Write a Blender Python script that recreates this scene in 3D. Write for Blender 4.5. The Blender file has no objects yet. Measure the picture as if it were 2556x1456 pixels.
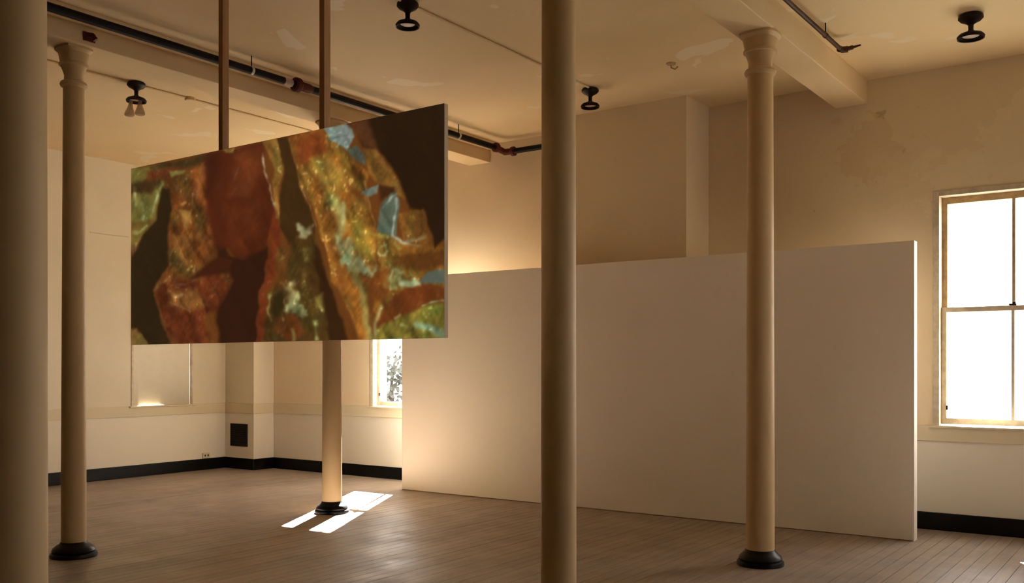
import bpy, bmesh, math, random
import numpy as np
from mathutils import Vector, Matrix
random.seed(7)
C = bpy.context.scene.collection
SC = bpy.context.scene

# ------------------------------------------------------------------ camera, sky, sun, exposure
F, YAW, CX, CY, H = 2368.05, 0.6209, 1278.24, 914.65, 1.5
cam = bpy.data.cameras.new('camera'); cam_o = bpy.data.objects.new('camera', cam); C.objects.link(cam_o)
cam.sensor_width = 36.0; cam.lens = F / 2556 * 36.0
cam.shift_x = (1278 - CX) / 2556; cam.shift_y = (CY - 728) / 2556
cam_o.location = (0, 0, H); cam_o.rotation_euler = (math.pi / 2, 0, YAW)
cam.clip_start = 0.05; cam.clip_end = 300
SC.camera = cam_o

SKY = 9.0
EXPOSURE = 0.36
world = bpy.data.worlds.new('sky'); SC.world = world; world.use_nodes = True
bg = world.node_tree.nodes['Background']
bg.inputs[0].default_value = (1.0, 0.97, 0.93, 1); bg.inputs[1].default_value = SKY

sun = bpy.data.lights.new('sun', 'SUN'); sun_o = bpy.data.objects.new('sun', sun); C.objects.link(sun_o)
sun.energy = 145.0; sun.angle = math.radians(0.6); sun.color = (1.0, 0.99, 0.98)
sun_o.rotation_euler = Vector((0.57, -1.0, -0.85)).to_track_quat('-Z', 'Y').to_euler()
sun_o.location = (-14, 20, 14)

SC.view_settings.view_transform = 'Standard'; SC.view_settings.look = 'None'
SC.view_settings.gamma = 1.0; SC.view_settings.use_curve_mapping = False
SC.view_settings.exposure = EXPOSURE
SC.cycles.use_denoising = True
SC.cycles.max_bounces = 8; SC.cycles.diffuse_bounces = 5; SC.cycles.glossy_bounces = 3; SC.cycles.transparent_max_bounces = 16

# ------------------------------------------------------------------ helpers
def srgb(r, g, b):
    f = lambda c: (c / 255 / 12.92) if c / 255 <= 0.04045 else ((c / 255 + 0.055) / 1.055) ** 2.4
    return (f(r), f(g), f(b))

def obj(name, bm, m=None, parent=None, smooth=False):
    me = bpy.data.meshes.new(name); bm.normal_update(); bm.to_mesh(me); bm.free()
    o = bpy.data.objects.new(name, me); C.objects.link(o)
    if m: me.materials.append(m)
    if smooth:
        for p in me.polygons: p.use_smooth = True
    if parent: o.parent = parent
    return o

def tag(o, label=None, cat=None, group=None, kind=None):
    if label: o['label'] = label
    if cat: o['category'] = cat
    if group: o['group'] = group
    if kind: o['kind'] = kind
    return o

def thing(name, loc, label, cat, group=None):
    o = bpy.data.objects.new(name, None); C.objects.link(o); o.location = loc
    o.empty_display_size = 0.1
    return tag(o, label, cat, group)

def copy_tree(o, parent=None):
    c = o.copy(); C.objects.link(c); c.parent = parent
    for ch in list(o.children): copy_tree(ch, c)
    return c

def box(bm, x0, x1, y0, y1, z0, z1, bev=0.0):
    r = bmesh.ops.create_cube(bm, size=1.0)
    vs = r['verts']
    bmesh.ops.scale(bm, verts=vs, vec=(x1 - x0, y1 - y0, z1 - z0))
    bmesh.ops.translate(bm, verts=vs, vec=((x0 + x1) / 2, (y0 + y1) / 2, (z0 + z1) / 2))
    if bev > 0:
        es = {e for v in vs for e in v.link_edges}
        bmesh.ops.bevel(bm, geom=list(es), offset=bev, segments=2, affect='EDGES', profile=0.5)
    return bm

def B(*a, **k):
    bm = bmesh.new(); return box(bm, *a, **k)

def lathe(bm, prof, n=32, cx=0, cy=0):
    rings = []
    for r, z in prof:
        if r < 1e-5: rings.append([bm.verts.new((cx, cy, z))])
        else: rings.append([bm.verts.new((cx + r * math.cos(2 * math.pi * i / n), cy + r * math.sin(2 * math.pi * i / n), z)) for i in range(n)])
    for a, b in zip(rings, rings[1:]):
        if len(a) == 1 and len(b) == 1: continue
        for i in range(n):
            j = (i + 1) % n
            if len(a) == 1: bm.faces.new((a[0], b[j], b[i]))
            elif len(b) == 1: bm.faces.new((a[i], a[j], b[0]))
            else: bm.faces.new((a[i], a[j], b[j], b[i]))
    bmesh.ops.recalc_face_normals(bm, faces=bm.faces)
    return bm

def tube(bm, pts, r, n=14, caps=True):
    pts = [Vector(p) for p in pts]; rings = []
    rr = r if isinstance(r, (list, tuple)) else [r] * len(pts)
    up = Vector((0, 0, 1))
    for i, p in enumerate(pts):
        d = (pts[min(i + 1, len(pts) - 1)] - pts[max(i - 1, 0)]).normalized()
        a = d.cross(up)
        if a.length < 1e-3: a = d.cross(Vector((1, 0, 0)))
        a.normalize(); b = d.cross(a).normalized()
        rings.append([bm.verts.new(p + (a * math.cos(2 * math.pi * k / n) + b * math.sin(2 * math.pi * k / n)) * rr[i]) for k in range(n)])
    for A, Bq in zip(rings, rings[1:]):
        for k in range(n):
            j = (k + 1) % n; bm.faces.new((A[k], A[j], Bq[j], Bq[k]))
    if caps:
        bm.faces.new(rings[0]); bm.faces.new(rings[-1])
    bmesh.ops.recalc_face_normals(bm, faces=bm.faces)
    return bm

def auto_smooth(o, deg=40):
    for p in o.data.polygons: p.use_smooth = True
    o.data.set_sharp_from_angle(angle=math.radians(deg))

# ------------------------------------------------------------------ materials
def new_mat(name):
    m = bpy.data.materials.new(name); m.use_nodes = True
    nt = m.node_tree; return m, nt, nt.nodes['Principled BSDF']

def N(nt, t, **kw):
    n = nt.nodes.new(t)
    for k, v in kw.items(): setattr(n, k, v)
    return n

def mixc(nt, fac, a, b):
    n = N(nt, 'ShaderNodeMix', data_type='RGBA'); L = nt.links
    for sock, v in ((n.inputs[0], fac), (n.inputs[6], a), (n.inputs[7], b)):
        if hasattr(v, 'node'): L.new(v, sock)
        elif isinstance(v, tuple): sock.default_value = (*v, 1) if len(v) == 3 else v
        else: sock.default_value = v
    return n.outputs[2]

def noise(nt, co, scale, detail=4, rough=0.55, distort=0.0):
    n = N(nt, 'ShaderNodeTexNoise'); n.inputs['Scale'].default_value = scale
    n.inputs['Detail'].default_value = detail; n.inputs['Roughness'].default_value = rough
    n.inputs['Distortion'].default_value = distort
    nt.links.new(co, n.inputs['Vector']); return n.outputs[0]

def ramp(nt, v, a, b, c0=0.0, c1=1.0):
    n = N(nt, 'ShaderNodeMapRange'); n.interpolation_type = 'SMOOTHSTEP'
    nt.links.new(v, n.inputs[0]); n.inputs[1].default_value = a; n.inputs[2].default_value = b
    n.inputs[3].default_value = c0; n.inputs[4].default_value = c1
    return n.outputs[0]

def geo_co(nt, scale=(1, 1, 1)):
    g = N(nt, 'ShaderNodeNewGeometry'); mp = N(nt, 'ShaderNodeMapping'); mp.inputs['Scale'].default_value = scale
    nt.links.new(g.outputs['Position'], mp.inputs[0]); return mp.outputs[0]

def math_n(nt, op, a, b):
    n = N(nt, 'ShaderNodeMath', operation=op)
    for s, v in ((n.inputs[0], a), (n.inputs[1], b)):
        if hasattr(v, 'node'): nt.links.new(v, s)
        else: s.default_value = v
    return n.outputs[0]

def bump(nt, h, strength, dist, bsdf):
    b = N(nt, 'ShaderNodeBump'); b.inputs['Strength'].default_value = strength; b.inputs['Distance'].default_value = dist
    nt.links.new(h, b.inputs['Height']); nt.links.new(b.outputs[0], bsdf.inputs['Normal'])

def dist_mask(nt, P, r0, r1, warp=None):
    g = N(nt, 'ShaderNodeNewGeometry'); v = N(nt, 'ShaderNodeVectorMath', operation='DISTANCE')
    nt.links.new(g.outputs['Position'], v.inputs[0]); v.inputs[1].default_value = P
    d = v.outputs['Value']
    if warp is not None: d = math_n(nt, 'ADD', d, warp)
    return ramp(nt, d, r0, r1, 1.0, 0.0)

def plaster(name, base, rough=0.75, var=0.10, patch=None, patch_amt=0.0, spots=(), lower=None):
    m, nt, p = new_mat(name); co = geo_co(nt)
    n1 = noise(nt, co, 0.55, 2); n2 = noise(nt, co, 3.0, 4, 0.65)
    dark = tuple(c * (1 - var) * (0.99, 0.97, 0.93)[i] for i, c in enumerate(base))
    c = mixc(nt, ramp(nt, n1, 0.35, 0.65), base, dark)
    c = mixc(nt, ramp(nt, n2, 0.62, 0.72, 0, 0.5), c, tuple(x * 0.93 for x in base))
    if patch:
        pm = ramp(nt, noise(nt, co, 1.5, 3, 0.5, 0.6), 0.63, 0.645, 0, patch_amt)
        c = mixc(nt, pm, c, patch)
    w0 = math_n(nt, 'SUBTRACT', n2, 0.5) if spots else None
    for P, r, colr, amt, wamp in spots:
        w = math_n(nt, 'MULTIPLY', w0, wamp)
        sm = dist_mask(nt, P, r, r + 0.03, w)
        sm = math_n(nt, 'MULTIPLY', sm, amt)
        c = mixc(nt, sm, c, colr)
    if lower:      # paler paint below the dado rail
        g = N(nt, 'ShaderNodeNewGeometry'); sx = N(nt, 'ShaderNodeSeparateXYZ'); nt.links.new(g.outputs['Position'], sx.inputs[0])
        c = mixc(nt, ramp(nt, sx.outputs[2], 0.83, 0.84, 1.0, 0.0), c, lower)
    nt.links.new(c, p.inputs['Base Color']); p.inputs['Roughness'].default_value = rough
    p.inputs['Specular IOR Level'].default_value = 0.25
    bump(nt, n2, 0.2, 0.012, p)
    return m

def plain(name, base, rough=0.5, metal=0.0, spec=0.4, var=0.12, scale=9.0, bumpd=0.0):
    m, nt, p = new_mat(name); co = geo_co(nt)
    n = noise(nt, co, scale, 5, 0.6)
    c = mixc(nt, ramp(nt, n, 0.35, 0.7), base, tuple(x * (1 - var) for x in base))
    nt.links.new(c, p.inputs['Base Color'])
    p.inputs['Roughness'].default_value = rough; p.inputs['Metallic'].default_value = metal
    p.inputs['Specular IOR Level'].default_value = spec
    if bumpd: bump(nt, n, 0.3, bumpd, p)
    return m

WALL = (0.84, 0.69, 0.485)
YB, XA, HC, HB = 9.3365, -11.644, 4.23, 4.007
M = {}
M['wall'] = plaster('cream_wall_plaster', (0.82, 0.735, 0.585), lower=(0.83, 0.765, 0.65), patch=(0.80, 0.69, 0.52), patch_amt=0.30)
M['wall_back'] = plaster('cream_wall_plaster_stained', WALL, lower=(0.83, 0.765, 0.65), spots=[
    ((-2.42, YB, 3.55), 0.30, (0.68, 0.48, 0.27), 0.34, 1.6),
    ((-2.15, YB, 3.25), 0.22, (0.80, 0.64, 0.43), 0.7, 1.6),
    ((-1.75, YB, 3.18), 0.30, (0.84, 0.71, 0.52), 0.55, 1.1),
    ((-1.15, YB, 3.38), 0.42, (0.84, 0.71, 0.52), 0.55, 1.0),
    ((-2.17, YB, 3.53), -0.005, (0.42, 0.25, 0.11), 0.6, 0.35),
    ((-2.36, YB, 3.90), 0.02, (0.46, 0.28, 0.13), 0.55, 0.5),
    ((-3.02, YB, 3.04), 0.0, (0.42, 0.25, 0.11), 0.6, 0.35)])
M['wall_chase'] = plaster('tan_cream_wall_plaster', WALL, lower=(0.83, 0.77, 0.66))
M['ceiling'] = plaster('cream_ceiling_plaster', (0.83, 0.645, 0.39), rough=0.7, var=0.08, patch=(0.86, 0.74, 0.56), patch_amt=0.75)
M['beam'] = plaster('cream_beam_paint', (0.83, 0.64, 0.39), rough=0.6)
M['dado'] = plaster('cream_rail_paint', (0.74, 0.64, 0.46), rough=0.5, var=0.05)
M['partition'] = plaster('white_partition_board', (0.92, 0.85, 0.755), rough=0.7, var=0.03)
M['column'] = plaster('cream_column_paint', (0.66, 0.475, 0.265), rough=0.5, var=0.03)
M['black'] = plain('black_gloss_paint', (0.0022, 0.0018, 0.0022), 0.38, spec=0.22, var=0.3)
M['iron'] = plain('black_iron_pipe', (0.004, 0.002, 0.002), 0.5, spec=0.18)
M['rust'] = plain('dark_red_fitting', (0.085, 0.012, 0.005), 0.5, spec=0.25)
M['brownpipe'] = plain('brown_painted_pipe', (0.07, 0.025, 0.009), 0.5, spec=0.25)
M['steel'] = plain('pale_galvanised_clip', (0.55, 0.55, 0.52), 0.35, metal=0.6)
M['bronze'] = plain('dark_bronze', (0.012, 0.004, 0.0025), 0.45, spec=0.2)
M['porcelain'] = plain('dull_porcelain', (0.50, 0.40, 0.33), 0.4)
M['wood'] = None
M['sash'] = plain('chipped_cream_window_paint', (0.66, 0.56, 0.42), 0.5, var=0.25, scale=14)
M['sashtop'] = plain('bare_tan_window_wood', (0.50, 0.34, 0.17), 0.55, var=0.3, scale=14)
M['blind'] = plain('cream_roller_blind', (0.83, 0.765, 0.63), 0.8, spec=0.1, var=0.03)
M['vent'] = plain('dark_brown_grille', (0.022, 0.012, 0.008), 0.6, spec=0.2)
M['plate'] = plain('cream_plastic_plate', (0.68, 0.58, 0.42), 0.4)
M['slab'] = plain('subfloor', (0.06, 0.04, 0.025), 0.9)
M['ground'] = plain('pale_concrete_outside', (0.15, 0.145, 0.12), 0.9, var=0.1, scale=0.6)
M['leaf'] = plain('grey_green_leaves', (0.075, 0.078, 0.070), 0.8, spec=0.1)
M['bark'] = plain('grey_bark', (0.05, 0.04, 0.035), 0.9)
M['panel'] = plain('dark_brown_unseen_wall', (0.16, 0.105, 0.07), 0.6)  # invented dark tone for the unseen walls, to cut fill light
M['edge'] = plain('pale_panel_edge', (0.82, 0.68, 0.50), 0.6, var=0.05)

def wood_mat(name, c0, c1, stretch, rough, rnd=0.0):
    m, nt, p = new_mat(name); co = geo_co(nt, stretch)
    n = noise(nt, co, 3.0, 6, 0.6, 0.4)
    c = mixc(nt, ramp(nt, n, 0.3, 0.7), c0, c1)
    if rnd:
        oi = N(nt, 'ShaderNodeObjectInfo')
        c = mixc(nt, math_n(nt, 'MULTIPLY', oi.outputs['Random'], rnd), c, tuple(x * 0.55 for x in c0))
    g = geo_co(nt); w = noise(nt, g, 0.8, 5, 0.6)
    c = mixc(nt, ramp(nt, w, 0.45, 0.75, 0, 0.35), c, tuple(x * 1.25 for x in c0))
    nt.links.new(c, p.inputs['Base Color'])
    r = ramp(nt, noise(nt, g, 2.3, 5, 0.65), 0.3, 0.75, rough - 0.08, rough + 0.12); nt.links.new(r, p.inputs['Roughness'])
    p.inputs['Specular IOR Level'].default_value = 0.5
    bump(nt, n, 0.12, 0.004, p)
    return m
M['wood'] = wood_mat('orange_brown_batten', (0.56, 0.31, 0.14), (0.42, 0.21, 0.085), (6, 6, 0.6), 0.5)
M['floor'] = wood_mat('worn_brown_floorboards', (0.38, 0.30, 0.24), (0.30, 0.235, 0.185), (9, 0.5, 1), 0.42, 0.32)

def glass_mat():
    m = bpy.data.materials.new('clear_window_glass'); m.use_nodes = True; nt = m.node_tree
    for n in list(nt.nodes): nt.nodes.remove(n)
    out = N(nt, 'ShaderNodeOutputMaterial'); t = N(nt, 'ShaderNodeBsdfTransparent'); g = N(nt, 'ShaderNodeBsdfGlossy')
    t.inputs[0].default_value = (0.97, 0.97, 0.96, 1); g.inputs['Roughness'].default_value = 0.03
    mx = N(nt, 'ShaderNodeMixShader'); mx.inputs[0].default_value = 0.05
    nt.links.new(t.outputs[0], mx.inputs[1]); nt.links.new(g.outputs[0], mx.inputs[2]); nt.links.new(mx.outputs[0], out.inputs[0])
    return m
M['glass'] = glass_mat()

# ------------------------------------------------------------------ the room
XR, YF = 5.2, -3.0           # right wall and the wall behind the camera
TH = 0.32                    # wall thickness
WIN_X = [-8.39, -1.28, 2.25]
RWIN_Y = [6.9]  # unseen right-wall window, put in for its side light
WHW, WZ0, WZ1 = 0.645, 0.955, 3.105      # rough opening half width, bottom, top
AY0, AY1 = 7.43, 8.40        # opening in the left wall

fl = tag(obj('floor', B(XA - 0.1, XR, YF, YB + 0.1, -0.20, -0.02), M['slab']), kind='structure')
fl['label'] = 'worn brown strip wood floor'
pw = 0.10
pb = B(-pw / 2 + 0.0015, pw / 2 - 0.0015, YF, YB, -0.021, 0.0)
plank0 = obj('plank', pb, M['floor'], fl)
nx = int((XR - XA) / pw)
for i in range(nx):
    o = plank0 if i == 0 else plank0.copy()
    if i: C.objects.link(o)
    o.location = (XA + pw * (i + 0.5), 0, random.uniform(-0.0008, 0.0))

ceil = tag(obj('ceiling', B(XA - 0.1, XR, YF, YB + 0.1, HC, HC + 0.2), M['ceiling']), kind='structure')

def wall_x(name, y0, y1, x0, x1, holes, m):      # wall running along X with holes (cx, half width, z0, z1)
    bm = bmesh.new(); x = x0
    for cx_, hw, z0, z1 in sorted(holes):
        box(bm, x, cx_ - hw, y0, y1, 0, HC)
        box(bm, cx_ - hw, cx_ + hw, y0, y1, 0, z0); box(bm, cx_ - hw, cx_ + hw, y0, y1, z1, HC)
        x = cx_ + hw
    box(bm, x, x1, y0, y1, 0, HC)
    return tag(obj(name, bm, m), kind='structure')

wall_x('wall_back', YB, YB + TH, XA - TH, XR + TH, [(x, WHW, WZ0 - 0.02, WZ1) for x in WIN_X], M['wall_back'])
bm = bmesh.new()
ac = (AY0 + AY1) / 2; ah = (AY1 - AY0) / 2
box(bm, XA - TH, XA, YF, AY0, 0, HC); box(bm, XA - TH, XA, AY1, YB, 0, HC)
box(bm, XA - TH, XA, AY0, AY1, 0, WZ0 - 0.02); box(bm, XA - TH, XA, AY0, AY1, WZ1, HC)
tag(obj('wall_left', bm, M['wall']), kind='structure')
bm = bmesh.new(); y_ = YF
for cy_ in sorted(RWIN_Y):
    box(bm, XR, XR + TH, y_, cy_ - WHW, 0, HC); box(bm, XR, XR + TH, cy_ - WHW, cy_ + WHW, 0, WZ0 - 0.02); box(bm, XR, XR + TH, cy_ - WHW, cy_ + WHW, WZ1, HC); y_ = cy_ + WHW
box(bm, XR, XR + TH, y_, YB, 0, HC)
tag(obj('wall_right', bm, M['panel']), kind='structure')
tag(obj('wall_front', B(XA - TH, XR + TH, YF - TH, YF, 0, HC), M['panel']), kind='structure')

# chase in the far corner and the wide chase on the window wall
CHX, CHY = -11.003, 8.970
BX0, BX1, BY = -5.66, -4.131, 8.79
cc = tag(obj('wall_corner_chase', B(XA, CHX, CHY, YB, 0, HC), M['wall']), kind='structure')
tag(obj('wall_back_chase', B(BX0, BX1, BY, YB, 0, HC), M['wall_chase']), kind='structure')

# beams
AX = -7.0115; A0 = AX - 0.32
RX0, RX1 = -2.8114, -2.5125
bm = B(A0, AX, YF, YB, HB, HC, bev=0.006)
tag(obj('ceiling_beam', bm, M['beam']), kind='structure', label='long cream ceiling beam carrying the black sprinkler pipe')
tag(obj('trim_1', B(AX, AX + 0.13, YF, YB, HC - 0.075, HC, bev=0.004), M['beam']), kind='structure')
bm = B(RX0, RX1, YF, YB, HB, HC, bev=0.008)
tag(obj('ceiling_beam', bm, M['beam']), kind='structure', label='cream ceiling beam over the middle column row')
tag(obj('ceiling_beam', B(1.72, 2.02, YF, YB, HB, HC, bev=0.006), M['beam']), kind='structure', label='cream ceiling beam to the right')

# dado rail boards and baseboards
D0, D1, DT = 0.815, 0.958, 0.022
bm = bmesh.new(); box(bm, CHX, BX0, YB - DT, YB, D0, D1, bev=0.004); box(bm, BX1, XR, YB - DT, YB, D0, D1, bev=0.004)
tag(obj('trim_2', bm, M['dado']), kind='structure')
tag(obj('trim_3', B(XA, XA + DT, YF, CHY, D0, D1, bev=0.004), M['dado']), kind='structure')
bm = bmesh.new(); box(bm, XA + DT, CHX, CHY - DT, CHY, D0, D1, bev=0.004); box(bm, CHX, CHX + DT, CHY - DT, YB - DT, D0, D1, bev=0.004)
tag(obj('trim_4', bm, M['dado']), kind='structure')
HBB, BT = 0.160, 0.026
bm = bmesh.new(); box(bm, CHX, BX0, YB - BT, YB, 0, HBB, bev=0.006); box(bm, BX1, XR, YB - BT, YB, 0, HBB, bev=0.006); box(bm, BX0, BX1, BY - BT, BY, 0, HBB, bev=0.006)
tag(obj('baseboard_back', bm, M['black']), kind='structure')
tag(obj('baseboard_left', B(XA, XA + BT, YF, CHY, 0, HBB, bev=0.006), M['black']), kind='structure')
bm = bmesh.new(); box(bm, XA + BT, CHX, CHY - BT, CHY, 0, HBB, bev=0.006); box(bm, CHX, CHX + BT, CHY - BT, YB - BT, 0, HBB, bev=0.006)
tag(obj('baseboard_chase', bm, M['black']), kind='structure')

# outside: ground and a tree
tag(obj('ground', B(-60, 60, -60, 90, -3.6, -3.5), M['ground']), kind='structure')

# ------------------------------------------------------------------ windows
def sash(name, x0, x1, y0, y1, z0, z1, st, rb, rt, m, parent):
    bm = bmesh.new()
    box(bm, x0, x0 + st, y0, y1, z0, z1, bev=0.003); box(bm, x1 - st, x1, y0, y1, z0, z1, bev=0.003)
    box(bm, x0 + st, x1 - st, y0, y1, z0, z0 + rb, bev=0.003); box(bm, x0 + st, x1 - st, y0, y1, z1 - rt, z1, bev=0.003)
    s = obj(name, bm, m, parent)
    xm = (x0 + x1) / 2; ym = (y0 + y1) / 2
    obj('muntin', B(xm - 0.012, xm + 0.012, y0 + 0.004, y1 - 0.004, z0 + rb, z1 - rt), m, s)
    for a, b in ((x0 + st, xm - 0.012), (xm + 0.012, x1 - st)):
        obj('pane', B(a, b, ym - 0.002, ym + 0.002, z0 + rb, z1 - rt), M['glass'], s)
    return s

def window(n, cx_, cy_=YB, rz=0.0):
    w = tag(bpy.data.objects.new('window_%d' % n, None), kind='structure'); C.objects.link(w)
    w.location = (cx_, cy_, 0); w.rotation_euler = (0, 0, rz)
    hw = WHW
    bm = bmesh.new()
    yi, yo = -0.012, TH
    box(bm, -hw, -hw + 0.055, yi, yo - 0.06, WZ0, WZ1, bev=0.004); box(bm, hw - 0.055, hw, yi, yo - 0.06, WZ0, WZ1, bev=0.004)
    box(bm, -hw + 0.055, hw - 0.055, yi, yo - 0.06, WZ1 - 0.05, WZ1, bev=0.004)
    f = obj('frame', bm, M['sash'], w)
    obj('sill', B(-hw - 0.03, hw + 0.03, -0.045, 0.075, WZ0 - 0.018, WZ0 + 0.002, bev=0.004), M['dado'], w)
    obj('outer_sill', B(-hw, hw, 0.075, TH + 0.05, WZ0 - 0.045, WZ0 - 0.012), M['sash'], w)
    x0, x1 = -hw + 0.055, hw - 0.055
    lo = sash('lower_sash', x0, x1, 0.07, 0.11, WZ0 + 0.014, 2.04, 0.045, 0.055, 0.045, M['sash'], w)
    up = sash('upper_sash', x0, x1, 0.115, 0.155, 1.995, WZ1 - 0.05, 0.045, 0.045, 0.06, M['sashtop'], w)
    bm = bmesh.new(); box(bm, -0.03, 0.03, 0.055, 0.075, 2.04, 2.055, bev=0.003); lathe(bm, [(0, 2.055), (0.014, 2.056), (0.016, 2.07), (0, 2.078)], 12, 0.01, 0.065)
    obj('latch', bm, M['bronze'], w)
    obj('sash_stop', B(x0 + 0.045, x0 + 0.06, 0.05, 0.07, 1.10, 1.14, bev=0.003), M['bronze'], w)
    return w
for i, x in enumerate(WIN_X): window(i + 1, x)
for i, y in enumerate(RWIN_Y): window(6 + i, XR, y, -math.pi / 2)

# window with drawn blind in the left wall
w = tag(bpy.data.objects.new('window_5', None), kind='structure'); C.objects.link(w); w.location = (XA, ac, 0)
bm = bmesh.new()
box(bm, -TH + 0.06, 0.012, -ah, -ah + 0.03, WZ0, WZ1, bev=0.003); box(bm, -TH + 0.06, 0.012, ah - 0.03, ah, WZ0, WZ1, bev=0.003)
box(bm, -TH + 0.06, 0.012, -ah + 0.03, ah - 0.03, WZ1 - 0.05, WZ1, bev=0.003)
obj('frame', bm, M['sash'], w)
obj('sill', B(-0.2, 0.045, -ah - 0.04, ah + 0.04, WZ0 - 0.018, WZ0 + 0.004, bev=0.004), M['dado'], w)
for z0, z1, xo in ((WZ0 + 0.02, 2.03, -0.12), (2.0, WZ1 - 0.05, -0.165)):
    bm = bmesh.new(); y0, y1 = -ah + 0.03, ah - 0.03
    box(bm, xo - 0.04, xo, y0, y0 + 0.045, z0, z1); box(bm, xo - 0.04, xo, y1 - 0.045, y1, z0, z1)
    box(bm, xo - 0.04, xo, y0 + 0.045, y1 - 0.045, z0, z0 + 0.05); box(bm, xo - 0.04, xo, y0 + 0.045, y1 - 0.045, z1 - 0.05, z1)
    s = obj('sash', bm, M['sash'], w)
    obj('pane', B(xo - 0.022, xo - 0.018, y0 + 0.045, y1 - 0.045, z0 + 0.05, z1 - 0.05), M['glass'], s)

# roller blind (hangs in the opening, hem lifted a little at one place)
bl = thing('roller_blind', (XA, ac, 0), 'cream roller blind pulled down over the window in the left wall', 'blind')
bm = bmesh.new(); n = 40; cols = []
for i in range(n + 1):
    t = i / n; y = (-ah + 0.034) + t * (2 * ah - 0.068)
    gap = 0.010 if 0.12 < t < 0.48 else (0.005 if 0.08 < t < 0.54 else 0.0)
    xx = -0.018 + 0.004 * math.sin(t * 9) + 0.002 * math.sin(t * 23)
    cols.append([bm.verts.new((xx + dx, y, z)) for dx in (0, -0.003) for z in (WZ0 + 0.0042 + gap, 1.6, 2.4, WZ1 - 0.055)])
for a, b in zip(cols, cols[1:]):
    for k in range(3):
        bm.faces.new((a[k], b[k], b[k + 1], a[k + 1])); bm.faces.new((a[4 + k + 1], b[4 + k + 1], b[4 + k], a[4 + k]))
    bm.faces.new((a[0], a[4], b[4], b[0]))
obj('shade', bm, M['blind'], bl, smooth=True)
bm = bmesh.new(); tube(bm, [(-0.035, -ah + 0.034, WZ1 - 0.072), (-0.035, ah - 0.034, WZ1 - 0.072)], 0.016); obj('roller', bm, M['blind'], bl, smooth=True)

# ------------------------------------------------------------------ columns
def ring_pts(bm, half, z, sq, n=32):
    vs = []
    for i in range(n):
        a = 2 * math.pi * i / n; c, s = math.cos(a), math.sin(a)
        k = half / max(abs(c), abs(s)); r = half * (1 - sq) + min(k, half * 1.32) * sq
        vs.append(bm.verts.new((r * c, r * s, z)))
    return vs
def column(x, y, rb, rt, label, cap=0.145):
    t = thing('column', (x, y, 0), label, 'column', 'painted iron columns of the room')
    bm = bmesh.new()
    k = 0.174
    lathe(bm, [(0, 0), (k, 0.0), (k + 0.002, 0.012), (k - 0.002, 0.03), (k - 0.016, 0.036), (k - 0.012, 0.05), (k - 0.02, 0.068), (k - 0.038, 0.085), (rb + 0.012, 0.104), (rb + 0.004, 0.118), (0, 0.118)], 40)
    o = obj('base', bm, M['black'], t); auto_smooth(o, 35)
    bm = bmesh.new(); zt = 3.70
    lathe(bm, [(rb - 0.02, 0.10), (rb, 0.118), (rb, 0.7), (rb - (rb - rt) * 0.3, 1.6), (rb - (rb - rt) * 0.7, 2.8), (rt, zt)], 40)
    o = obj('shaft', bm, M['column'], t); auto_smooth(o, 35)
    bm = bmesh.new()
    R = []
    for half, z, sq in [(rt - 0.004, 3.69, 0), (rt + 0.016, 3.70, 0), (rt + 0.024, 3.718, 0), (rt + 0.016, 3.738, 0), (rt - 0.006, 3.748, 0), (rt - 0.008, 3.79, 0), (rt + 0.004, 3.83, 0.0), (rt + 0.016, 3.862, 0.1), (rt + 0.028, 3.866, 0.12), (rt + 0.028, 3.882, 0.15), (rt + 0.018, 3.888, 0.2), (cap - 0.022, 3.965, 0.4), (cap, HB - 0.018, 0.5), (cap, HB, 0.5)]:
        R.append(ring_pts(bm, half, z, sq))
    for a, b in zip(R, R[1:]):
        for i in range(32): j = (i + 1) % 32; bm.faces.new((a[i], a[j], b[j], b[i]))
    bm.faces.new(R[-1]); bm.faces.new(R[0][::-1])
    o = obj('capital', bm, M['column'], t); auto_smooth(o, 35)
    return t
column(-7.171, 4.078, 0.092, 0.078, 'cream column with flared capital and black base left of the hanging screen', 0.125)
column(-7.163, 6.840, 0.100, 0.090, 'cream column standing in the sunlit patch on the floor')
column(-2.647, 6.926, 0.105, 0.095, 'cream column with flared capital in front of the white partition, near the bright window')
column(-2.655, 4.125, 0.092, 0.087, 'tall near column in the middle, its base below the picture')
column(-2.650, 1.318, 0.100, 0.094, 'shadowed cream column cut off by the left edge of the picture')

# ------------------------------------------------------------------ partition
PX0, PX1, PY, PH, PT = -7.801, -1.9236, 8.6027, 2.578, 0.105
pt = thing('partition_wall', ((PX0 + PX1) / 2, PY, 0), 'free-standing white board partition in front of the window wall', 'partition')
hw = (PX1 - PX0) / 2
obj('front_board', B(-hw + 0.012, hw - 0.012, 0, 0.016, 0.006, PH, bev=0.002), M['partition'], pt)
obj('back_board', B(-hw + 0.012, hw - 0.012, PT - 0.016, PT, 0.006, PH, bev=0.002), M['partition'], pt)
obj('end_board', B(hw - 0.012, hw, 0, PT, 0.0, PH, bev=0.002), M['partition'], pt)
obj('end_board', B(-hw, -hw + 0.012, 0, PT, 0.0, PH, bev=0.002), M['partition'], pt)
obj('top_board', B(-hw + 0.012, hw - 0.012, 0.016, PT - 0.016, PH - 0.018, PH), M['partition'], pt)
obj('floor_rail', B(-hw + 0.012, hw - 0.012, 0.016, PT - 0.016, 0.0, 0.05), M['wood'], pt)

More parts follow.
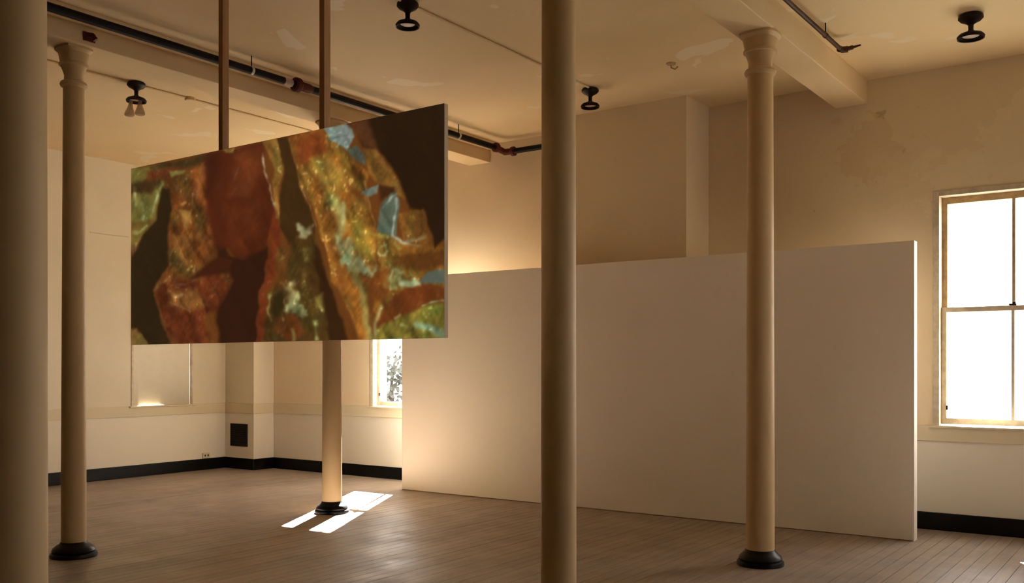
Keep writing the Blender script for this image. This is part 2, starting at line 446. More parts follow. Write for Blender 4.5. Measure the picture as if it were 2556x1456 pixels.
# ------------------------------------------------------------------ hanging screen
SY, SX0, SX1, SZ0, SZ1, ST = 3.5, -5.4836, -2.9016, 1.6364, 2.7581, 0.028
scr = thing('projection_screen', ((SX0 + SX1) / 2, SY, SZ0), 'wide panel showing crumpled amber foil, hung on two wooden battens', 'screen')
hx, hz = (SX1 - SX0) / 2, SZ1 - SZ0
obj('panel', B(-hx, hx, 0.001, ST, 0, hz, bev=0.001), M['edge'], scr)
for px in (-4.625, -3.773):
    bx = px - (SX0 + SX1) / 2
    p = obj('hanging_pole', B(bx - 0.019, bx + 0.019, ST, ST + 0.046, 0.25, HC - SZ0, bev=0.002), M['wood'], scr)
    obj('screw_plate', B(bx - 0.022, bx + 0.022, ST + 0.046, ST + 0.050, hz - 0.2, hz - 0.1), M['steel'], p)

def paint_image():
    W, Hh = 560, 246
    gx = np.linspace(0, 1, W); gz = np.linspace(0, 1, Hh)
    X, Z = np.meshgrid(SX0 + gx * (SX1 - SX0), SZ0 + gz * (SZ1 - SZ0))
    c, s = math.cos(YAW), math.sin(YAW)
    r = c * X + s * SY; d = -s * X + c * SY
    U = ((CX + F * r / d) - 300) * 2.275; V = ((CY - F * (Z - H) / d) - 240) * 2.275     # drawing units of the sketch below
    rs = np.random.RandomState(3)
    def vnoise(sx, sy, seed):
        g = np.random.RandomState(seed).rand(64, 64)
        a = (U / sx) % 63; b = (V / sy) % 63
        i = a.astype(int); j = b.astype(int); fa = a - i; fb = b - j
        fa = fa * fa * (3 - 2 * fa); fb = fb * fb * (3 - 2 * fb)
        i1 = (i + 1) % 64; j1 = (j + 1) % 64
        return (g[i, j] * (1 - fa) + g[i1, j] * fa) * (1 - fb) + (g[i, j1] * (1 - fa) + g[i1, j1] * fa) * fb
    wu = (vnoise(80, 80, 1) - .5) * 20 + (vnoise(24, 24, 2) - .5) * 7
    wv = (vnoise(80, 80, 4) - .5) * 20 + (vnoise(24, 24, 5) - .5) * 7
    PU, PV = U + wu, V + wv
    img = np.zeros((Hh, W, 3)); img[:] = (112, 62, 22)
    amber = np.zeros((Hh, W))
    def sd_poly(pts):
        inside = np.zeros(PU.shape, bool); dmin = np.full(PU.shape, 1e9)
        n = len(pts)
        for i in range(n):
            x0, y0 = pts[i]; x1, y1 = pts[(i + 1) % n]
            ex, ey = x1 - x0, y1 - y0
            t = np.clip(((PU - x0) * ex + (PV - y0) * ey) / (ex * ex + ey * ey + 1e-9), 0, 1)
            dmin = np.minimum(dmin, np.hypot(PU - x0 - t * ex, PV - y0 - t * ey))
            if y0 != y1:
                cond = ((y0 > PV) != (y1 > PV)) & (PU < (x1 - x0) * (PV - y0) / (y1 - y0) + x0)
                inside ^= cond
        return np.where(inside, dmin, -dmin)
    def comp(a, col, k):
        nonlocal amber
        img[:] = img * (1 - a[..., None]) + np.array(col) * a[..., None]
        amber = amber * (1 - a) + k * a
    def poly(col, *pts, f=20, k=0.5, a=1.0):
        d = sd_poly(pts)
        if sum(col) > 330 and abs(col[0] - col[2]) > 15:      # pale glints: ragged, uneven
            q = vnoise(22, 26, int(pts[0][0]) % 89 + 130); d = d * .8 + 6 + (q - .5) * 26; f = f + 8; a = a * (0.45 + 0.55 * q); k = 0.8
        t = np.clip((d + f) / (2 * f), 0, 1); comp(t * t * (3 - 2 * t) * a, col, k)
    def line(col, *pts, w=10, w1=None, f=None, k=0.6, a=0.95, nb=False):
        w1 = w if w1 is None else w1; best = np.full(PU.shape, -1e9); n = len(pts) - 1
        for i in range(n):
            x0, y0 = pts[i]; x1, y1 = pts[i + 1]; ex, ey = x1 - x0, y1 - y0
            t = np.clip(((PU - x0) * ex + (PV - y0) * ey) / (ex * ex + ey * ey + 1e-9), 0, 1)
            ww = w + (w1 - w) * (i + t) / n
            best = np.maximum(best, ww / 2 - np.hypot(PU - x0 - t * ex, PV - y0 - t * ey))
        ff = f or max(w, w1) * 0.6
        brk = np.ones(PU.shape) if nb else np.clip(0.30 + 1.25 * (vnoise(26, 30, int(pts[0][0]) % 97 + 20) - .28), 0.1, 1)
        best = best - ff * 0.7 * (1 - brk)
        t = np.clip((best + ff) / (2 * ff), 0, 1); comp(t * t * (3 - 2 * t) * a * (0.35 + 0.65 * brk), col, k)
    # left edge, greens and golds
    poly((108, 92, 38), (40, 400), (190, 395), (165, 470), (110, 520), (40, 530))
    poly((64, 44, 20), (165, 400), (520, 320), (500, 385), (330, 402), (200, 432))
    poly((104, 48, 22), (150, 428), (330, 412), (390, 440), (300, 482), (160, 474))
    poly((138, 118, 56), (280, 428), (370, 415), (365, 440), (290, 458), f=8)
    poly((68, 44, 20), (40, 500), (255, 478), (235, 560), (40, 572))
    poly((116, 104, 44), (40, 570), (130, 552), (170, 560), (252, 488), (218, 620), (202, 692), (140, 712), (40, 750))
    line((165, 170, 112), (246, 498), (222, 545), (200, 600), (196, 640), w=10, w1=26)
    line((150, 158, 100), (118, 610), (140, 650), (130, 700), w=24, w1=14)
    line((150, 145, 95), (80, 560), (84, 620), w=16)
    poly((112, 84, 34), (40, 740), (205, 690), (120, 820), (40, 950))
    line((150, 140, 75), (70, 770), (120, 770), (150, 730), w=16)
    poly((86, 50, 24), (40, 860), (112, 838), (66, 945), (40, 960))
    # amber mass
    poly((108, 58, 22), (300, 470), (490, 370), (500, 640), (550, 800), (545, 890), (450, 1030), (270, 1030), (275, 760), (300, 690), k=1)
    poly((98, 50, 20), (250, 480), (340, 470), (330, 600), (270, 560), k=.6)
    line((130, 78, 42), (475, 400), (450, 500), (430, 600), w=30, w1=16, k=.8)
    poly((148, 104, 44), (340, 645), (408, 650), (402, 720), (375, 765), (355, 720), f=10)
    line((150, 120, 80), (415, 560), (410, 620), w=10)
    line((140, 100, 70), (310, 490), (330, 520), w=16, a=.7)
    line((130, 82, 44), (285, 770), (290, 860), (282, 960), w=12, k=.5)
    poly((122, 74, 30), (300, 800), (400, 790), (420, 880), (400, 980), (310, 980), f=26, k=1)
    # dark olive band
    poly((50, 34, 15), (245, 520), (285, 520), (300, 640), (275, 720), (272, 960), (195, 1075), (185, 1130), (262, 1330), (310, 1430), (160, 1430), (92, 1312), (40, 1300), (40, 955), (128, 800), (208, 690), f=10, k=0.03)
    poly((116, 86, 38), (40, 1320), (96, 1318), (168, 1430), (40, 1430), f=8)
    # dark red centre
    poly((86, 36, 16), (478, 330), (820, 260), (812, 420), (872, 600), (892, 720), (800, 905), (660, 935), (620, 860), (540, 860), (490, 680), k=.08)
    poly((108, 50, 22), (640, 330), (795, 300), (802, 430), (720, 560), (630, 560), f=40, k=.25)
    poly((98, 42, 18), (600, 620), (780, 600), (800, 760), (690, 880), (640, 850), f=40, k=.15)
    poly((62, 28, 15), (480, 340), (560, 330), (560, 480), (500, 560), f=40, k=.05, a=.7)
    line((120, 72, 50), (662, 405), (652, 470), w=16, a=.8)
    poly((140, 105, 45), (590, 300), (650, 288), (640, 310), (605, 320), f=8)
    poly((60, 30, 16), (545, 850), (600, 850), (660, 960), (600, 1010), (540, 960), f=20, k=.05)
    # lower left body
    poly((100, 44, 19), (188, 1100), (270, 1035), (400, 1042), (560, 1005), (630, 1025), (560, 1210), (480, 1240), (530, 1420), (300, 1420), (252, 1280), (205, 1150), k=.7)
    line((140, 95, 50), (192, 1098), (235, 1060), (285, 1030), w=22, w1=12)
    line((120, 70, 46), (290, 1072), (370, 1068), (430, 1035), w=9)
    poly((126, 76, 32), (285, 1110), (430, 1095), (490, 1190), (390, 1225), (280, 1180), f=22, k=1)
    line((165, 120, 75), (310, 1135), (350, 1128), w=14); line((155, 110, 60), (405, 1130), (412, 1145), w=20)
    line((150, 95, 60), (285, 1170), (340, 1195), (390, 1225), w=9)
    line((120, 74, 46), (212, 1160), (240, 1240), (275, 1300), w=8)
    line((190, 150, 110), (376, 1098), (378, 1102), w=14)
    # dark maroon
    poly((56, 27, 14), (560, 900), (690, 925), (830, 850), (845, 920), (792, 1150), (772, 1420), (565, 1420), (545, 1220), (630, 1040), f=18, k=.02)
    poly((70, 32, 15), (400, 1030), (560, 905), (650, 935), (600, 1012), (450, 1035), f=14, k=.05)
    # red ridge
    poly((116, 48, 20), (872, 640), (915, 760), (905, 900), (880, 1010), (835, 1120), (805, 1420), (762, 1420), (792, 1150), (838, 930), (850, 760), f=10, k=.3)
    # gold strip and dark strip
    poly((142, 94, 36), (808, 255), (895, 240), (932, 370), (925, 450), (900, 520), (902, 640), (918, 725), (880, 640), (858, 500), (880, 420), (835, 320), f=9, k=.8)
    line((170, 146, 110), (808, 330), (812, 425), (848, 530), (872, 620), w=14, w1=8)
    line((165, 160, 100), (870, 610), (890, 690), w=18, w1=12)
    poly((70, 44, 17), (888, 240), (952, 228), (986, 350), (1012, 480), (1032, 570), (1076, 650), (1118, 800), (1000, 800), (960, 845), (908, 740), (902, 560), (936, 440), f=9, k=.05)
    poly((82, 54, 20), (958, 840), (1000, 790), (1112, 790), (1135, 900), (1185, 1080), (1290, 1420), (800, 1420), (830, 1200), (890, 1060), (945, 1000), f=12, k=.45)
    poly((104, 60, 22), (880, 860), (960, 850), (930, 1000), (1000, 1120), (900, 1060), f=14, k=.6)
    poly((60, 34, 14), (1090, 800), (1185, 1050), (1300, 1420), (1195, 1420), (1150, 1180), (1100, 960), f=14, k=.05)
    poly((188, 182, 128), (1005, 735), (1040, 762), (1078, 758), (1065, 785), (1015, 792), f=7)
    line((120, 90, 40), (1065, 880), (1050, 1000), (1040, 1080), w=36, w1=22, k=.8)
    # pale crumples low middle
    poly((172, 164, 104), (960, 1060), (975, 1060), (1030, 1200), (1035, 1230), (985, 1250), (950, 1200), f=12)
    line((150, 110, 52), (950, 1040), (975, 1120), w=12)
    line((150, 130, 66), (860, 1120), (830, 1210), (835, 1240), (860, 1280), w=14)
    poly((56, 42, 16), (870, 1140), (930, 1100), (930, 1200), (890, 1260), (850, 1230), f=14, k=.05)
    poly((112, 54, 20), (880, 1270), (1000, 1240), (1040, 1340), (980, 1400), (870, 1330), f=16, k=.5)
    line((200, 180, 120), (928, 1270), (930, 1280), w=16)
    poly((128, 104, 42), (1105, 1150), (1150, 1120), (1150, 1230), (1110, 1210), f=14)
    line((196, 170, 110), (1136, 1205), (1140, 1215), w=20)
    line((150, 150, 80), (1110, 1290), (1125, 1390), w=22); line((140, 125, 60), (980, 1330), (985, 1390), w=20)
    # big amber diagonal
    poly((134, 80, 26), (962, 235), (1150, 178), (1290, 320), (1412, 430), (1400, 520), (1430, 700), (1455, 790), (1445, 1000), (1400, 1100), (1425, 1420), (1355, 1420), (1290, 1180), (1205, 1040), (1172, 880), (1132, 760), (1082, 600), (1022, 520), (985, 330), f=10, k=1)
    poly((124, 58, 22), (985, 255), (1140, 195), (1180, 300), (1060, 400), (1010, 400), f=34, k=.5)
    line((152, 108, 72), (962, 245), (985, 330), (1020, 520), (1075, 625), (1110, 740), w=8)
    poly((150, 110, 40), (1090, 360), (1170, 330), (1260, 420), (1230, 500), (1140, 480), f=36, k=1)
    line((152, 130, 52), (1115, 360), (1135, 450), (1185, 540), (1245, 640), w=20, w1=50, k=.9)
    line((168, 162, 86), (1212, 590), (1246, 670), (1262, 750), (1240, 800), w=46, w1=34, nb=True, a=.8)
    line((180, 176, 110), (1262, 610), (1264, 720), w=16, w1=22, nb=True, a=.8)
    poly((110, 56, 20), (1280, 500), (1380, 540), (1390, 600), (1300, 560), f=24, k=.5)
    poly((146, 108, 34), (1280, 640), (1400, 720), (1430, 840), (1420, 930), (1330, 880), f=26, k=1)
    line((170, 120, 70), (1180, 640), (1190, 690), w=12); line((170, 120, 70), (1170, 850), (1180, 880), w=16)
    poly((164, 174, 120), (1235, 800), (1295, 825), (1352, 935), (1445, 1004), (1380, 1012), (1335, 1005), (1268, 960), f=10)
    line((152, 142, 72), (1320, 990), (1368, 1100), (1398, 1250), (1418, 1400), w=38, w1=24, nb=True, a=.85)
    line((120, 62, 24), (1240, 1000), (1290, 1180), (1330, 1380), w=40, w1=26, k=.3, a=.7)
    line((160, 110, 60), (1390, 480), (1420, 640), (1440, 740), w=10)
    # right hand amber
    poly((120, 74, 24), (1440, 780), (1500, 770), (1620, 830), (1850, 860), (1850, 1110), (1480, 1300), (1425, 1290), (1450, 1150), (1470, 960), f=12, k=1)
    poly((128, 66, 22), (1450, 1010), (1530, 950), (1540, 1060), (1500, 1190), (1440, 1150), f=18, k=.5)
    poly((96, 54, 20), (1570, 910), (1850, 875), (1850, 965), (1690, 990), (1620, 985), f=16, k=.3)
    line((150, 128, 50), (1360, 760), (1440, 800), (1520, 800), (1590, 860), w=26, k=.9)
    line((192, 188, 128), (1466, 880), (1478, 850), (1510, 848), (1524, 875), (1505, 900), (1475, 898), (1466, 880), w=15)
    poly((140, 140, 76), (1530, 960), (1570, 980), (1640, 1070), (1560, 1090), (1530, 1080), f=12, k=.6)
    line((175, 168, 112), (1545, 990), (1540, 1060), (1530, 1100), w=12)
    line((170, 175, 120), (1560, 985), (1600, 1010), w=16)
    poly((168, 180, 130), (1605, 1070), (1650, 1040), (1690, 1062), f=8)
    poly((92, 98, 82), (1690, 1040), (1740, 1000), (1850, 985), (1850, 1062), (1720, 1066), f=10, k=.1)
    poly((112, 54, 20), (1460, 1300), (1500, 1185), (1620, 1085), (1760, 1065), (1850, 1090), (1850, 1140), (1700, 1195), (1570, 1262), f=12, k=.3)
    poly((120, 104, 36), (1440, 1320), (1600, 1252), (1720, 1195), (1850, 1180), (1850, 1420), (1440, 1420), f=14, k=1)
    line((190, 190, 140), (1720, 1190), (1790, 1172), (1850, 1165), w=12)
    line((140, 168, 128), (1690, 1295), (1770, 1320), (1840, 1375), w=34, w1=44, f=18, nb=True, a=.85)
    line((160, 165, 90), (1600, 1300), (1640, 1320), w=20); line((155, 150, 80), (1560, 1260), (1590, 1240), w=16)
    line((166, 152, 96), (1490, 1195), (1446, 1280), (1440, 1400), w=14, w1=18, nb=True, a=.8)
    # dark ground at top right
    poly((46, 28, 13), (1330, 120), (1900, 0), (1900, 760), (1780, 870), (1738, 650), (1640, 630), (1565, 440), (1500, 340), (1380, 290), f=12, k=0.02)
    poly((88, 50, 24), (1290, 140), (1400, 120), (1470, 330), (1385, 290), (1335, 200), f=20, k=.3)
    poly((122, 80, 30), (1380, 312), (1450, 310), (1545, 420), (1610, 585), (1500, 530), (1420, 440), f=12, k=.9)
    poly((116, 72, 26), (1575, 660), (1725, 635), (1748, 850), (1620, 815), f=12, k=1)
    poly((70, 38, 18), (1470, 500), (1560, 520), (1560, 560), (1480, 600), f=14, k=.2)
    # grey-blue cloth
    poly((128, 138, 128), (1160, 175), (1290, 148), (1322, 190), (1338, 240), (1292, 305), (1200, 250), f=7, k=0.5)
    line((178, 182, 170), (1195, 222), (1262, 208), w=10); line((166, 170, 160), (1232, 285), (1280, 240), (1330, 235), w=14)
    line((84, 94, 88), (1200, 240), (1270, 232), w=12); line((176, 170, 120), (1165, 180), (1195, 222), w=12)
    poly((88, 90, 72), (1290, 305), (1345, 285), (1388, 340), (1392, 385), (1340, 362), f=8, k=0.5)
    poly((106, 112, 98), (1372, 545), (1470, 500), (1462, 560), (1410, 582), f=7, k=0.5)
    poly((84, 92, 74), (1480, 620), (1560, 545), (1582, 600), (1574, 790), (1540, 805), (1448, 772), f=8, k=0.5)
    line((172, 176, 158), (1566, 590), (1556, 700), (1548, 795), w=15); line((150, 156, 136), (1565, 560), (1490, 640), w=10)
    line((160, 158, 130), (1545, 795), (1610, 825), (1690, 850), w=18)
    line((150, 140, 100), (1640, 820), (1720, 800), w=22, a=.7)
    # crumpled foil: folds running down the drape, fine wrinkles and small glints
    def rnoise(sa, sb, ang, seed):
        ca_, sa_ = math.cos(ang), math.sin(ang)
        P = (U * ca_ + V * sa_ + wu) / sa; Q = (-U * sa_ + V * ca_ + wv) / sb
        g = np.random.RandomState(seed).rand(64, 64); P = P % 63; Q = Q % 63
        i = P.astype(int); j = Q.astype(int); fa = P - i; fb = Q - j
        fa = fa * fa * (3 - 2 * fa); fb = fb * fb * (3 - 2 * fb); i1 = (i + 1) % 64; j1 = (j + 1) % 64
        return (g[i, j] * (1 - fa) + g[i1, j] * fa) * (1 - fb) + (g[i, j1] * (1 - fa) + g[i1, j1] * fa) * fb
    n1 = vnoise(34, 38, 11); n2 = vnoise(15, 17, 12); n3 = vnoise(75, 100, 13); n4 = vnoise(8, 9, 14)
    fold = rnoise(46, 190, -0.38, 15); fold2 = rnoise(20, 90, -0.45, 16); wr = rnoise(11, 36, 0.5, 17)
    ridge = 1 - np.abs(2 * (0.6 * fold2 + 0.4 * n2) - 1); ridge = np.clip((ridge - 0.78) / 0.22, 0, 1)
    base = amber * 0.85 + 0.12
    mod = 1 + base * ((fold - .5) * .62 + (fold2 - .5) * .34 + (n1 - .5) * .30 + (wr - .5) * .22) + (n4 - .5) * .05
    img *= np.clip(mod, 0.45, 1.7)[..., None]
    lum = img.mean(-1) / 110
    glint = np.clip((n2 * .5 + n4 * .28 + wr * .22 - .64) / .12, 0, 1) * np.clip((n3 * .6 + n1 * .4 - .45) / .2, 0, 1)
    img += (glint * amber * np.clip(lum, .3, 1.2))[..., None] * np.array((70, 66, 48)) + (ridge * amber * .22)[..., None] * np.array((58, 46, 24))
    green = np.clip((n3 - .52) / .2, 0, 1) * amber
    img += green[..., None] * np.array((-6, 9, 4))
    # soften a little
    for _ in range(2):
        p = np.pad(img, ((1, 1), (1, 1), (0, 0)), mode='edge')
        img = (p[:-2, 1:-1] + p[2:, 1:-1] + p[1:-1, :-2] + p[1:-1, 2:] + 4 * p[1:-1, 1:-1]) / 8
    g_ = img.mean(-1, keepdims=True); img = (g_ + (img - g_) * 0.93) * 0.95
    img = np.clip(img, 0, 235) / 255
    lin = np.where(img <= 0.04045, img / 12.92, ((img + 0.055) / 1.055) ** 2.4)
    return lin, X, Z, W, Hh

def paint():
    lin, X, Z, W, Hh = paint_image()
    verts = np.stack([X - (SX0 + SX1) / 2, np.zeros_like(X), Z - SZ0], -1).reshape(-1, 3)
    idx = np.arange(W * Hh).reshape(Hh, W)
    q = np.stack([idx[:-1, :-1], idx[:-1, 1:], idx[1:, 1:], idx[1:, :-1]], -1).reshape(-1, 4)
    me = bpy.data.meshes.new('picture')
    me.vertices.add(len(verts)); me.vertices.foreach_set('co', verts.ravel())
    me.loops.add(q.size); me.loops.foreach_set('vertex_index', q.ravel())
    me.polygons.add(len(q)); me.polygons.foreach_set('loop_start', np.arange(0, q.size, 4)); me.polygons.foreach_set('loop_total', np.full(len(q), 4))
    me.update(); me.validate()
    ca = me.color_attributes.new('picture_colour', 'FLOAT_COLOR', 'POINT')
    ca.data.foreach_set('color', np.concatenate([lin.reshape(-1, 3), np.ones((W * Hh, 1))], 1).astype(np.float32).ravel())
    return me
pm, nt, p = new_mat('lit_screen_picture')
at = N(nt, 'ShaderNodeVertexColor'); at.layer_name = 'picture_colour'
p.inputs['Base Color'].default_value = (0.012, 0.010, 0.008, 1); p.inputs['Roughness'].default_value = 0.6; p.inputs['Specular IOR Level'].default_value = 0.1
nt.links.new(at.outputs[0], p.inputs['Emission Color']); p.inputs['Emission Strength'].default_value = 0.95 / 2 ** EXPOSURE
me = paint(); me.materials.append(pm)
po = bpy.data.objects.new('picture', me); C.objects.link(po); po.parent = scr
po['label'] = 'glowing picture of crumpled amber and green foil on a dark ground'

# ------------------------------------------------------------------ pipes
pz = 4.10; px = -6.715; pr = 0.034
sp = thing('sprinkler_pipe', (px, 6.0, pz), 'black iron pipe with red fittings running along the ceiling beam to the back wall', 'pipe')
L = lambda x, y, z: (x - px, y - 6.0, z - pz)
bm = bmesh.new(); tube(bm, [L(px, YF + 0.4, pz), L(px, 9.09, pz)], pr, 18); o = obj('main_pipe', bm, M['iron'], sp); auto_smooth(o)
bm = bmesh.new(); tube(bm, [L(px + 0.16, 9.175, 4.055), L(BX0, 9.175, 4.055)], pr * 0.95, 18); o = obj('branch_pipe', bm, M['iron'], sp); auto_smooth(o)
bm = bmesh.new(); tube(bm, [L(px, 9.07, pz), L(px + 0.01, 9.13, 4.085), L(px + 0.05, 9.17, 4.06), L(px + 0.19, 9.175, 4.055)], 0.038, 16); o = obj('elbow', bm, M['rust'], sp); auto_smooth(o)
def collar(c, axis, r, t, name, m):
    a = Vector(axis).normalized() * t / 2; c = Vector(c); bm = bmesh.new()
    tube(bm, [c - a * 1.6, c - a, c + a, c + a * 1.6], [r * 0.8, r, r, r * 0.8], 16)
    o = obj(name, bm, m, sp); auto_smooth(o, 30); return o
collar(L(px, 5.97, pz), (0, 1, 0), 0.066, 0.045, 'flange', M['rust'])
collar(L(px, 6.07, pz), (0, 1, 0), 0.043, 0.10, 'coupling', M['rust'])
collar(L(px, 9.06, pz), (0, 1, 0), 0.056, 0.035, 'flange', M['rust'])
collar(L(px + 0.17, 9.175, 4.055), (1, 0, 0), 0.056, 0.035, 'flange', M['rust'])
collar(L(px, 5.86, pz), (0, 1, 0), 0.0352, 0.085, 'pipe_label', M['porcelain'])
for y in (2.6, 5.45, 8.35):
    bm = bmesh.new(); tube(bm, [L(px, y, pz + 0.03), L(px, y, HC)], 0.005, 8); obj('hanger_rod', bm, M['iron'], sp)
    collar(L(px, y, pz), (0, 1, 0), 0.038, 0.022, 'pipe_clip', M['steel'])

bp = thing('pipe', (-2.36, 8.0, 4.13), 'thin brown pipe under the ceiling ending in an elbow beside the middle beam', 'pipe')
bm = bmesh.new(); tube(bm, [(0, YF - 7.5, 0), (0, -0.04, 0), (0.008, -0.01, 0), (0.03, 0.012, 0.0), (0.09, 0.02, 0.01)], 0.018, 14); o = obj('tube', bm, M['brownpipe'], bp); auto_smooth(o)
bm = bmesh.new(); tube(bm, [(0.08, 0.019, 0.008), (0.115, 0.024, 0.013), (0.15, 0.028, 0.018)], [0.013, 0.009, 0.006], 10); obj('spout', bm, M['brownpipe'], bp)
bm = bmesh.new(); tube(bm, [(-0.006, -0.035, 0), (0.006, 0.003, 0), (0.05, 0.017, 0.0)], 0.026, 14); o = obj('elbow', bm, M['brownpipe'], bp); auto_smooth(o)
for y in (-0.42, -3.2):
    bm = bmesh.new(); tube(bm, [(0, y, 0.01), (0, y, HC - 4.13)], 0.005, 8); obj('hanger_rod', bm, M['iron'], bp)
    bm = bmesh.new(); tube(bm, [(0, y - 0.012, 0), (0, y + 0.012, 0)], 0.022, 12); obj('pipe_clip', bm, M['brownpipe'], bp)

# ------------------------------------------------------------------ ceiling conduits and lights
def conduit(x, y0, y1, boxes, label):
    t = thing('conduit', (x, y0, HC), label, 'conduit')
    bm = bmesh.new(); tube(bm, [(0, 0, -0.0105), (0, y1 - y0, -0.0105)], 0.010, 10); o = obj('tube', bm, M['ceiling'], t); auto_smooth(o)
    for by in boxes:
        bm = bmesh.new(); lathe(bm, [(0, -0.035), (0.05, -0.035), (0.055, -0.03), (0.055, 0.0), (0, 0.0)], 20, 0, by - y0); o = obj('junction_box', bm, M['ceiling'], t); auto_smooth(o)
conduit(-8.27, 2.5, YB, [4.72, 5.94], 'painted conduit on the ceiling feeding the far-left light')
conduit(-4.775, 2.5, 8.03, [], 'painted conduit on the ceiling between the two middle lights')

def light(x, y, s, label, holes=False, bulbs=False, gap=False, tilt=0.0):
    t = thing('ceiling_light', (x, y, HC), label, 'ceiling light', 'dark bronze ceiling light fittings without glass')
    bm = bmesh.new(); lathe(bm, [(0, 0), (0.075 * s, 0), (0.085 * s, -0.012), (0.086 * s, -0.03), (0.07 * s, -0.048), (0.035 * s, -0.066), (0.02 * s, -0.08), (0, -0.08)], 28)
    o = obj('canopy', bm, M['bronze'], t); auto_smooth(o, 35)
    bm = bmesh.new(); lathe(bm, [(0, -0.075), (0.02 * s, -0.078), (0.018 * s, -0.115), (0.024 * s, -0.135), (0, -0.135)], 20)
    o = obj('neck', bm, M['bronze'], t); auto_smooth(o, 40)
    bm = bmesh.new(); lathe(bm, [(0.02 * s, -0.128), (0.045 * s, -0.138), (0.08 * s, -0.152), (0.095 * s, -0.170), (0.092 * s, -0.188), (0.085 * s, -0.186), (0.086 * s, -0.172), (0.074 * s, -0.158), (0.04 * s, -0.146), (0.02 * s, -0.138), (0.02 * s, -0.128)], 32)
    if gap:      # ring broken open towards the window side
        kill = [f for f in bm.faces if f.calc_center_median().z < -0.16 and -1.85 < math.atan2(f.calc_center_median().y, f.calc_center_median().x) < -0.95]
        bmesh.ops.delete(bm, geom=kill, context='FACES')
    o = obj('shade_holder', bm, M['bronze'], t); auto_smooth(o, 50)
    bm = bmesh.new(); lathe(bm, [(0, -0.134), (0.03 * s, -0.136), (0.05 * s, -0.150), (0.056 * s, -0.166), (0.03 * s, -0.172), (0, -0.173)], 24)
    o = obj('lamp_socket', bm, M['porcelain'], t); auto_smooth(o, 40)
    if bulbs:
        for bx, by, lean in ((-0.055, -0.02, -0.03), (0.03, 0.02, 0.0)):
            bm = bmesh.new(); n = 16
            prof = [(0.016, -0.165), (0.018, -0.20), (0.026, -0.235), (0.042, -0.275), (0.048, -0.30), (0.040, -0.312), (0, -0.316)]
            lathe(bm, prof, n)
            for v in bm.verts: v.co.x += bx + lean * (-v.co.z - 0.165) / 0.15; v.co.y += by
            o = obj('bulb', bm, M['frost'], t); auto_smooth(o, 50)
    return t
fm, nt, p = new_mat('thin_frosted_glass')
tr = N(nt, 'ShaderNodeBsdfTransparent'); tr.inputs[0].default_value = (0.80, 0.74, 0.66, 1)
mx = N(nt, 'ShaderNodeMixShader'); mx.inputs[0].default_value = 0.45
p.inputs['Base Color'].default_value = (0.42, 0.30, 0.20, 1); p.inputs['Roughness'].default_value = 0.3
nt.links.new(tr.outputs[0], mx.inputs[1]); nt.links.new(p.outputs[0], mx.inputs[2]); nt.links.new(mx.outputs[0], nt.nodes['Material Output'].inputs[0])
M['frost'] = fm
light(-8.25, 5.32, 1.0, 'dark ceiling light with two pale bulbs hanging from it, at far left', bulbs=True)
light(-4.775, 5.33, 0.96, 'dark ceiling light at the top of the picture between the battens and the middle column')
light(-1.388, 8.06, 1.06, 'dark ceiling light at upper right, above the bright window')
light(-4.80, 8.03, 0.98, 'dark ceiling light just right of the tall middle column')

# ------------------------------------------------------------------ small things on the walls
vg = thing('wall_vent', ((-11.51 - 11.138) / 2, CHY, 0.494), 'dark brown grille low on the corner chase', 'vent')
bm = bmesh.new(); vw, vh = 0.188, 0.165
for a in ((-vw, -vw + 0.022, -vh, vh), (vw - 0.022, vw, -vh, vh)): box(bm, a[0], a[1], -0.016, 0, a[2], a[3], bev=0.002)
for a in ((-vh, -vh + 0.022), (vh - 0.022, vh)): box(bm, -vw + 0.022, vw - 0.022, -0.016, 0, a[0], a[1], bev=0.002)
obj('frame', bm, M['vent'], vg)
obj('backing', B(-vw + 0.02, vw - 0.02, -0.003, -0.001, -vh + 0.02, vh - 0.02), M['iron'], vg)
for k in range(9):
    z = -vh + 0.04 + k * (2 * vh - 0.08) / 8
    bm = B(-vw + 0.022, vw - 0.022, -0.012, -0.004, z - 0.006, z + 0.006); bmesh.ops.rotate(bm, verts=bm.verts, cent=(0, -0.008, z), matrix=Matrix.Rotation(0.5, 3, 'X'))
    obj('louver', bm, M['vent'], vg)
ol = thing('wall_outlet', (XA, 8.62, 0.19), 'small cream outlet box above the black baseboard near the corner', 'outlet')
obj('cover_plate', B(0, 0.03, -0.06, 0.06, -0.025, 0.05, bev=0.005), M['plate'], ol)
for dy in (-0.025, 0.025): obj('socket', B(0.029, 0.031, dy - 0.012, dy + 0.012, 0.0, 0.028), M['vent'], ol)
bk = thing('beam_bracket', (AX, 4.11, 4.075), 'small dark red stub bracket on the beam above the left column', 'bracket')
bm = bmesh.new(); box(bm, 0, 0.012, -0.05, 0.05, -0.035, 0.035, bev=0.004); obj('plate', bm, M['rust'], bk)
bm = bmesh.new(); tube(bm, [(0.01, -0.02, 0.012), (0.05, 0.0, 0.005), (0.065, 0.02, -0.03)], 0.02, 12); o = obj('stub', bm, M['rust'], bk); auto_smooth(o)
cb = tag(obj('wire', tube(bmesh.new(), [(XA + 0.006, 6.84, 3.245), (XA + 0.006, 7.1, 3.238), (XA + 0.006, 7.39, 3.243)], 0.006, 8), M['dado']), 'short thin wire on the left wall beside the screen', 'wire')
hk = thing('ceiling_hook', (-3.806, 7.782, HC), 'small tan hook plate on the ceiling left of the right column', 'hook')
bm = bmesh.new(); lathe(bm, [(0, 0), (0.045, 0), (0.04, -0.012), (0.012, -0.02), (0, -0.02)], 18); o = obj('plate', bm, M['sashtop'], hk); auto_smooth(o)
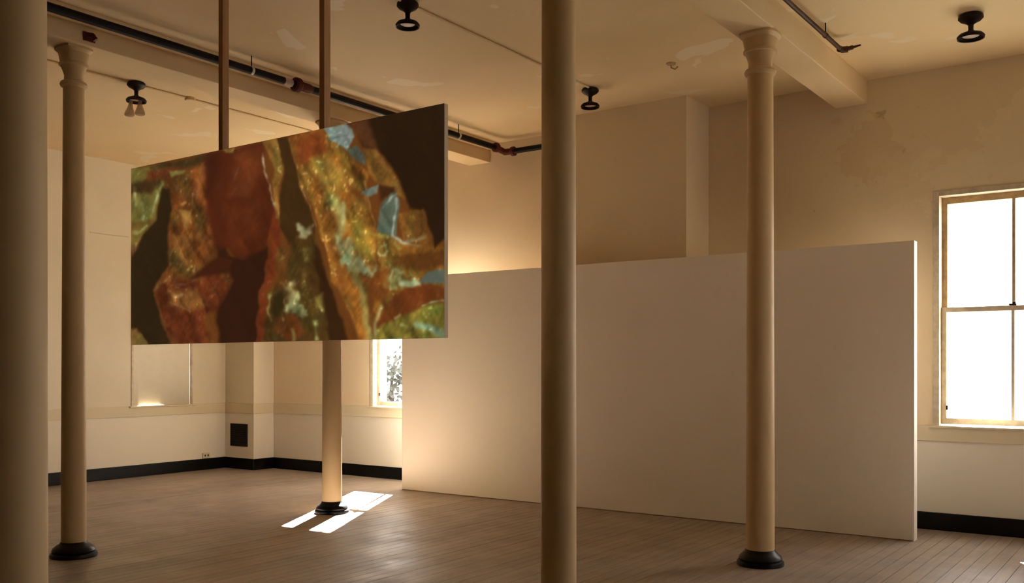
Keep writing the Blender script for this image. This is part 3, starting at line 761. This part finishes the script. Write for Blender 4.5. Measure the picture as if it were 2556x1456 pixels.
bm = bmesh.new(); tube(bm, [(0, 0, -0.015), (0.0, 0, -0.04), (0.03, 0.02, -0.055), (0.05, 0.035, -0.03)], 0.007, 8); obj('hook', bm, M['sashtop'], hk)

# ------------------------------------------------------------------ tree outside the far window, and two unseen trees added as sun shades
def tree(x, y, z, hgt, spread, label, dense=False, crown=0.42):
    t = thing('tree', (x, y, z), label, 'tree', 'trees outside the windows')
    bm = bmesh.new(); tube(bm, [(0, 0, 0), (0.1, 0.0, hgt * 0.4), (-0.1, 0.1, hgt * 0.7), (0.05, 0, hgt * 0.9)], [0.22, 0.17, 0.11, 0.05], 10); obj('trunk', bm, M['bark'], t, smooth=True)
    rs = random.Random(5); vs = []; fs = []
    for c in range(70 if dense else 26):
        a = rs.uniform(0, 6.28); rr = spread * math.sqrt(rs.uniform(0.0, 1)); cz = hgt * rs.uniform(crown, 1.0)
        ctr = Vector((rr * math.cos(a), rr * math.sin(a), cz)); R0 = rs.uniform(0.35, 0.8)
        for _ in range(150 if dense else 60):
            d = Vector((rs.gauss(0, 1), rs.gauss(0, 1), rs.gauss(0, 0.8))).normalized() * R0 * rs.uniform(0.3, 1)
            pc = ctr + d; u = Vector((rs.gauss(0, 1), rs.gauss(0, 1), rs.gauss(0, 1))).normalized(); v = u.orthogonal().normalized()
            l = rs.uniform(0.07, 0.14); k = len(vs)
            vs += [pc + q for q in (u * l, v * l * 0.5, -u * l, -v * l * 0.5)]; fs.append((k, k + 1, k + 2, k + 3))
    me = bpy.data.meshes.new('foliage'); me.from_pydata([tuple(v) for v in vs], [], fs); me.materials.append(M['leaf'])
    f = bpy.data.objects.new('foliage', me); C.objects.link(f); f.parent = t; f['kind'] = 'stuff'
tree(-20.4, 22.0, -3.5, 5.5, 1.0, 'grey-green tree seen through the far window')
tree(-4.65, 16.4, -3.5, 12.6, 0.55, 'unseen tall leafy tree, added so its crown shades part of the bright window', True, 0.86)  # added out of view; crown blocks sun from the bright window
tree(-1.6, 16.4, -3.5, 12.6, 1.1, 'unseen leafy tree outside to the right, added to block the sun', True, 0.84)  # added out of view to keep sun off the right-hand window
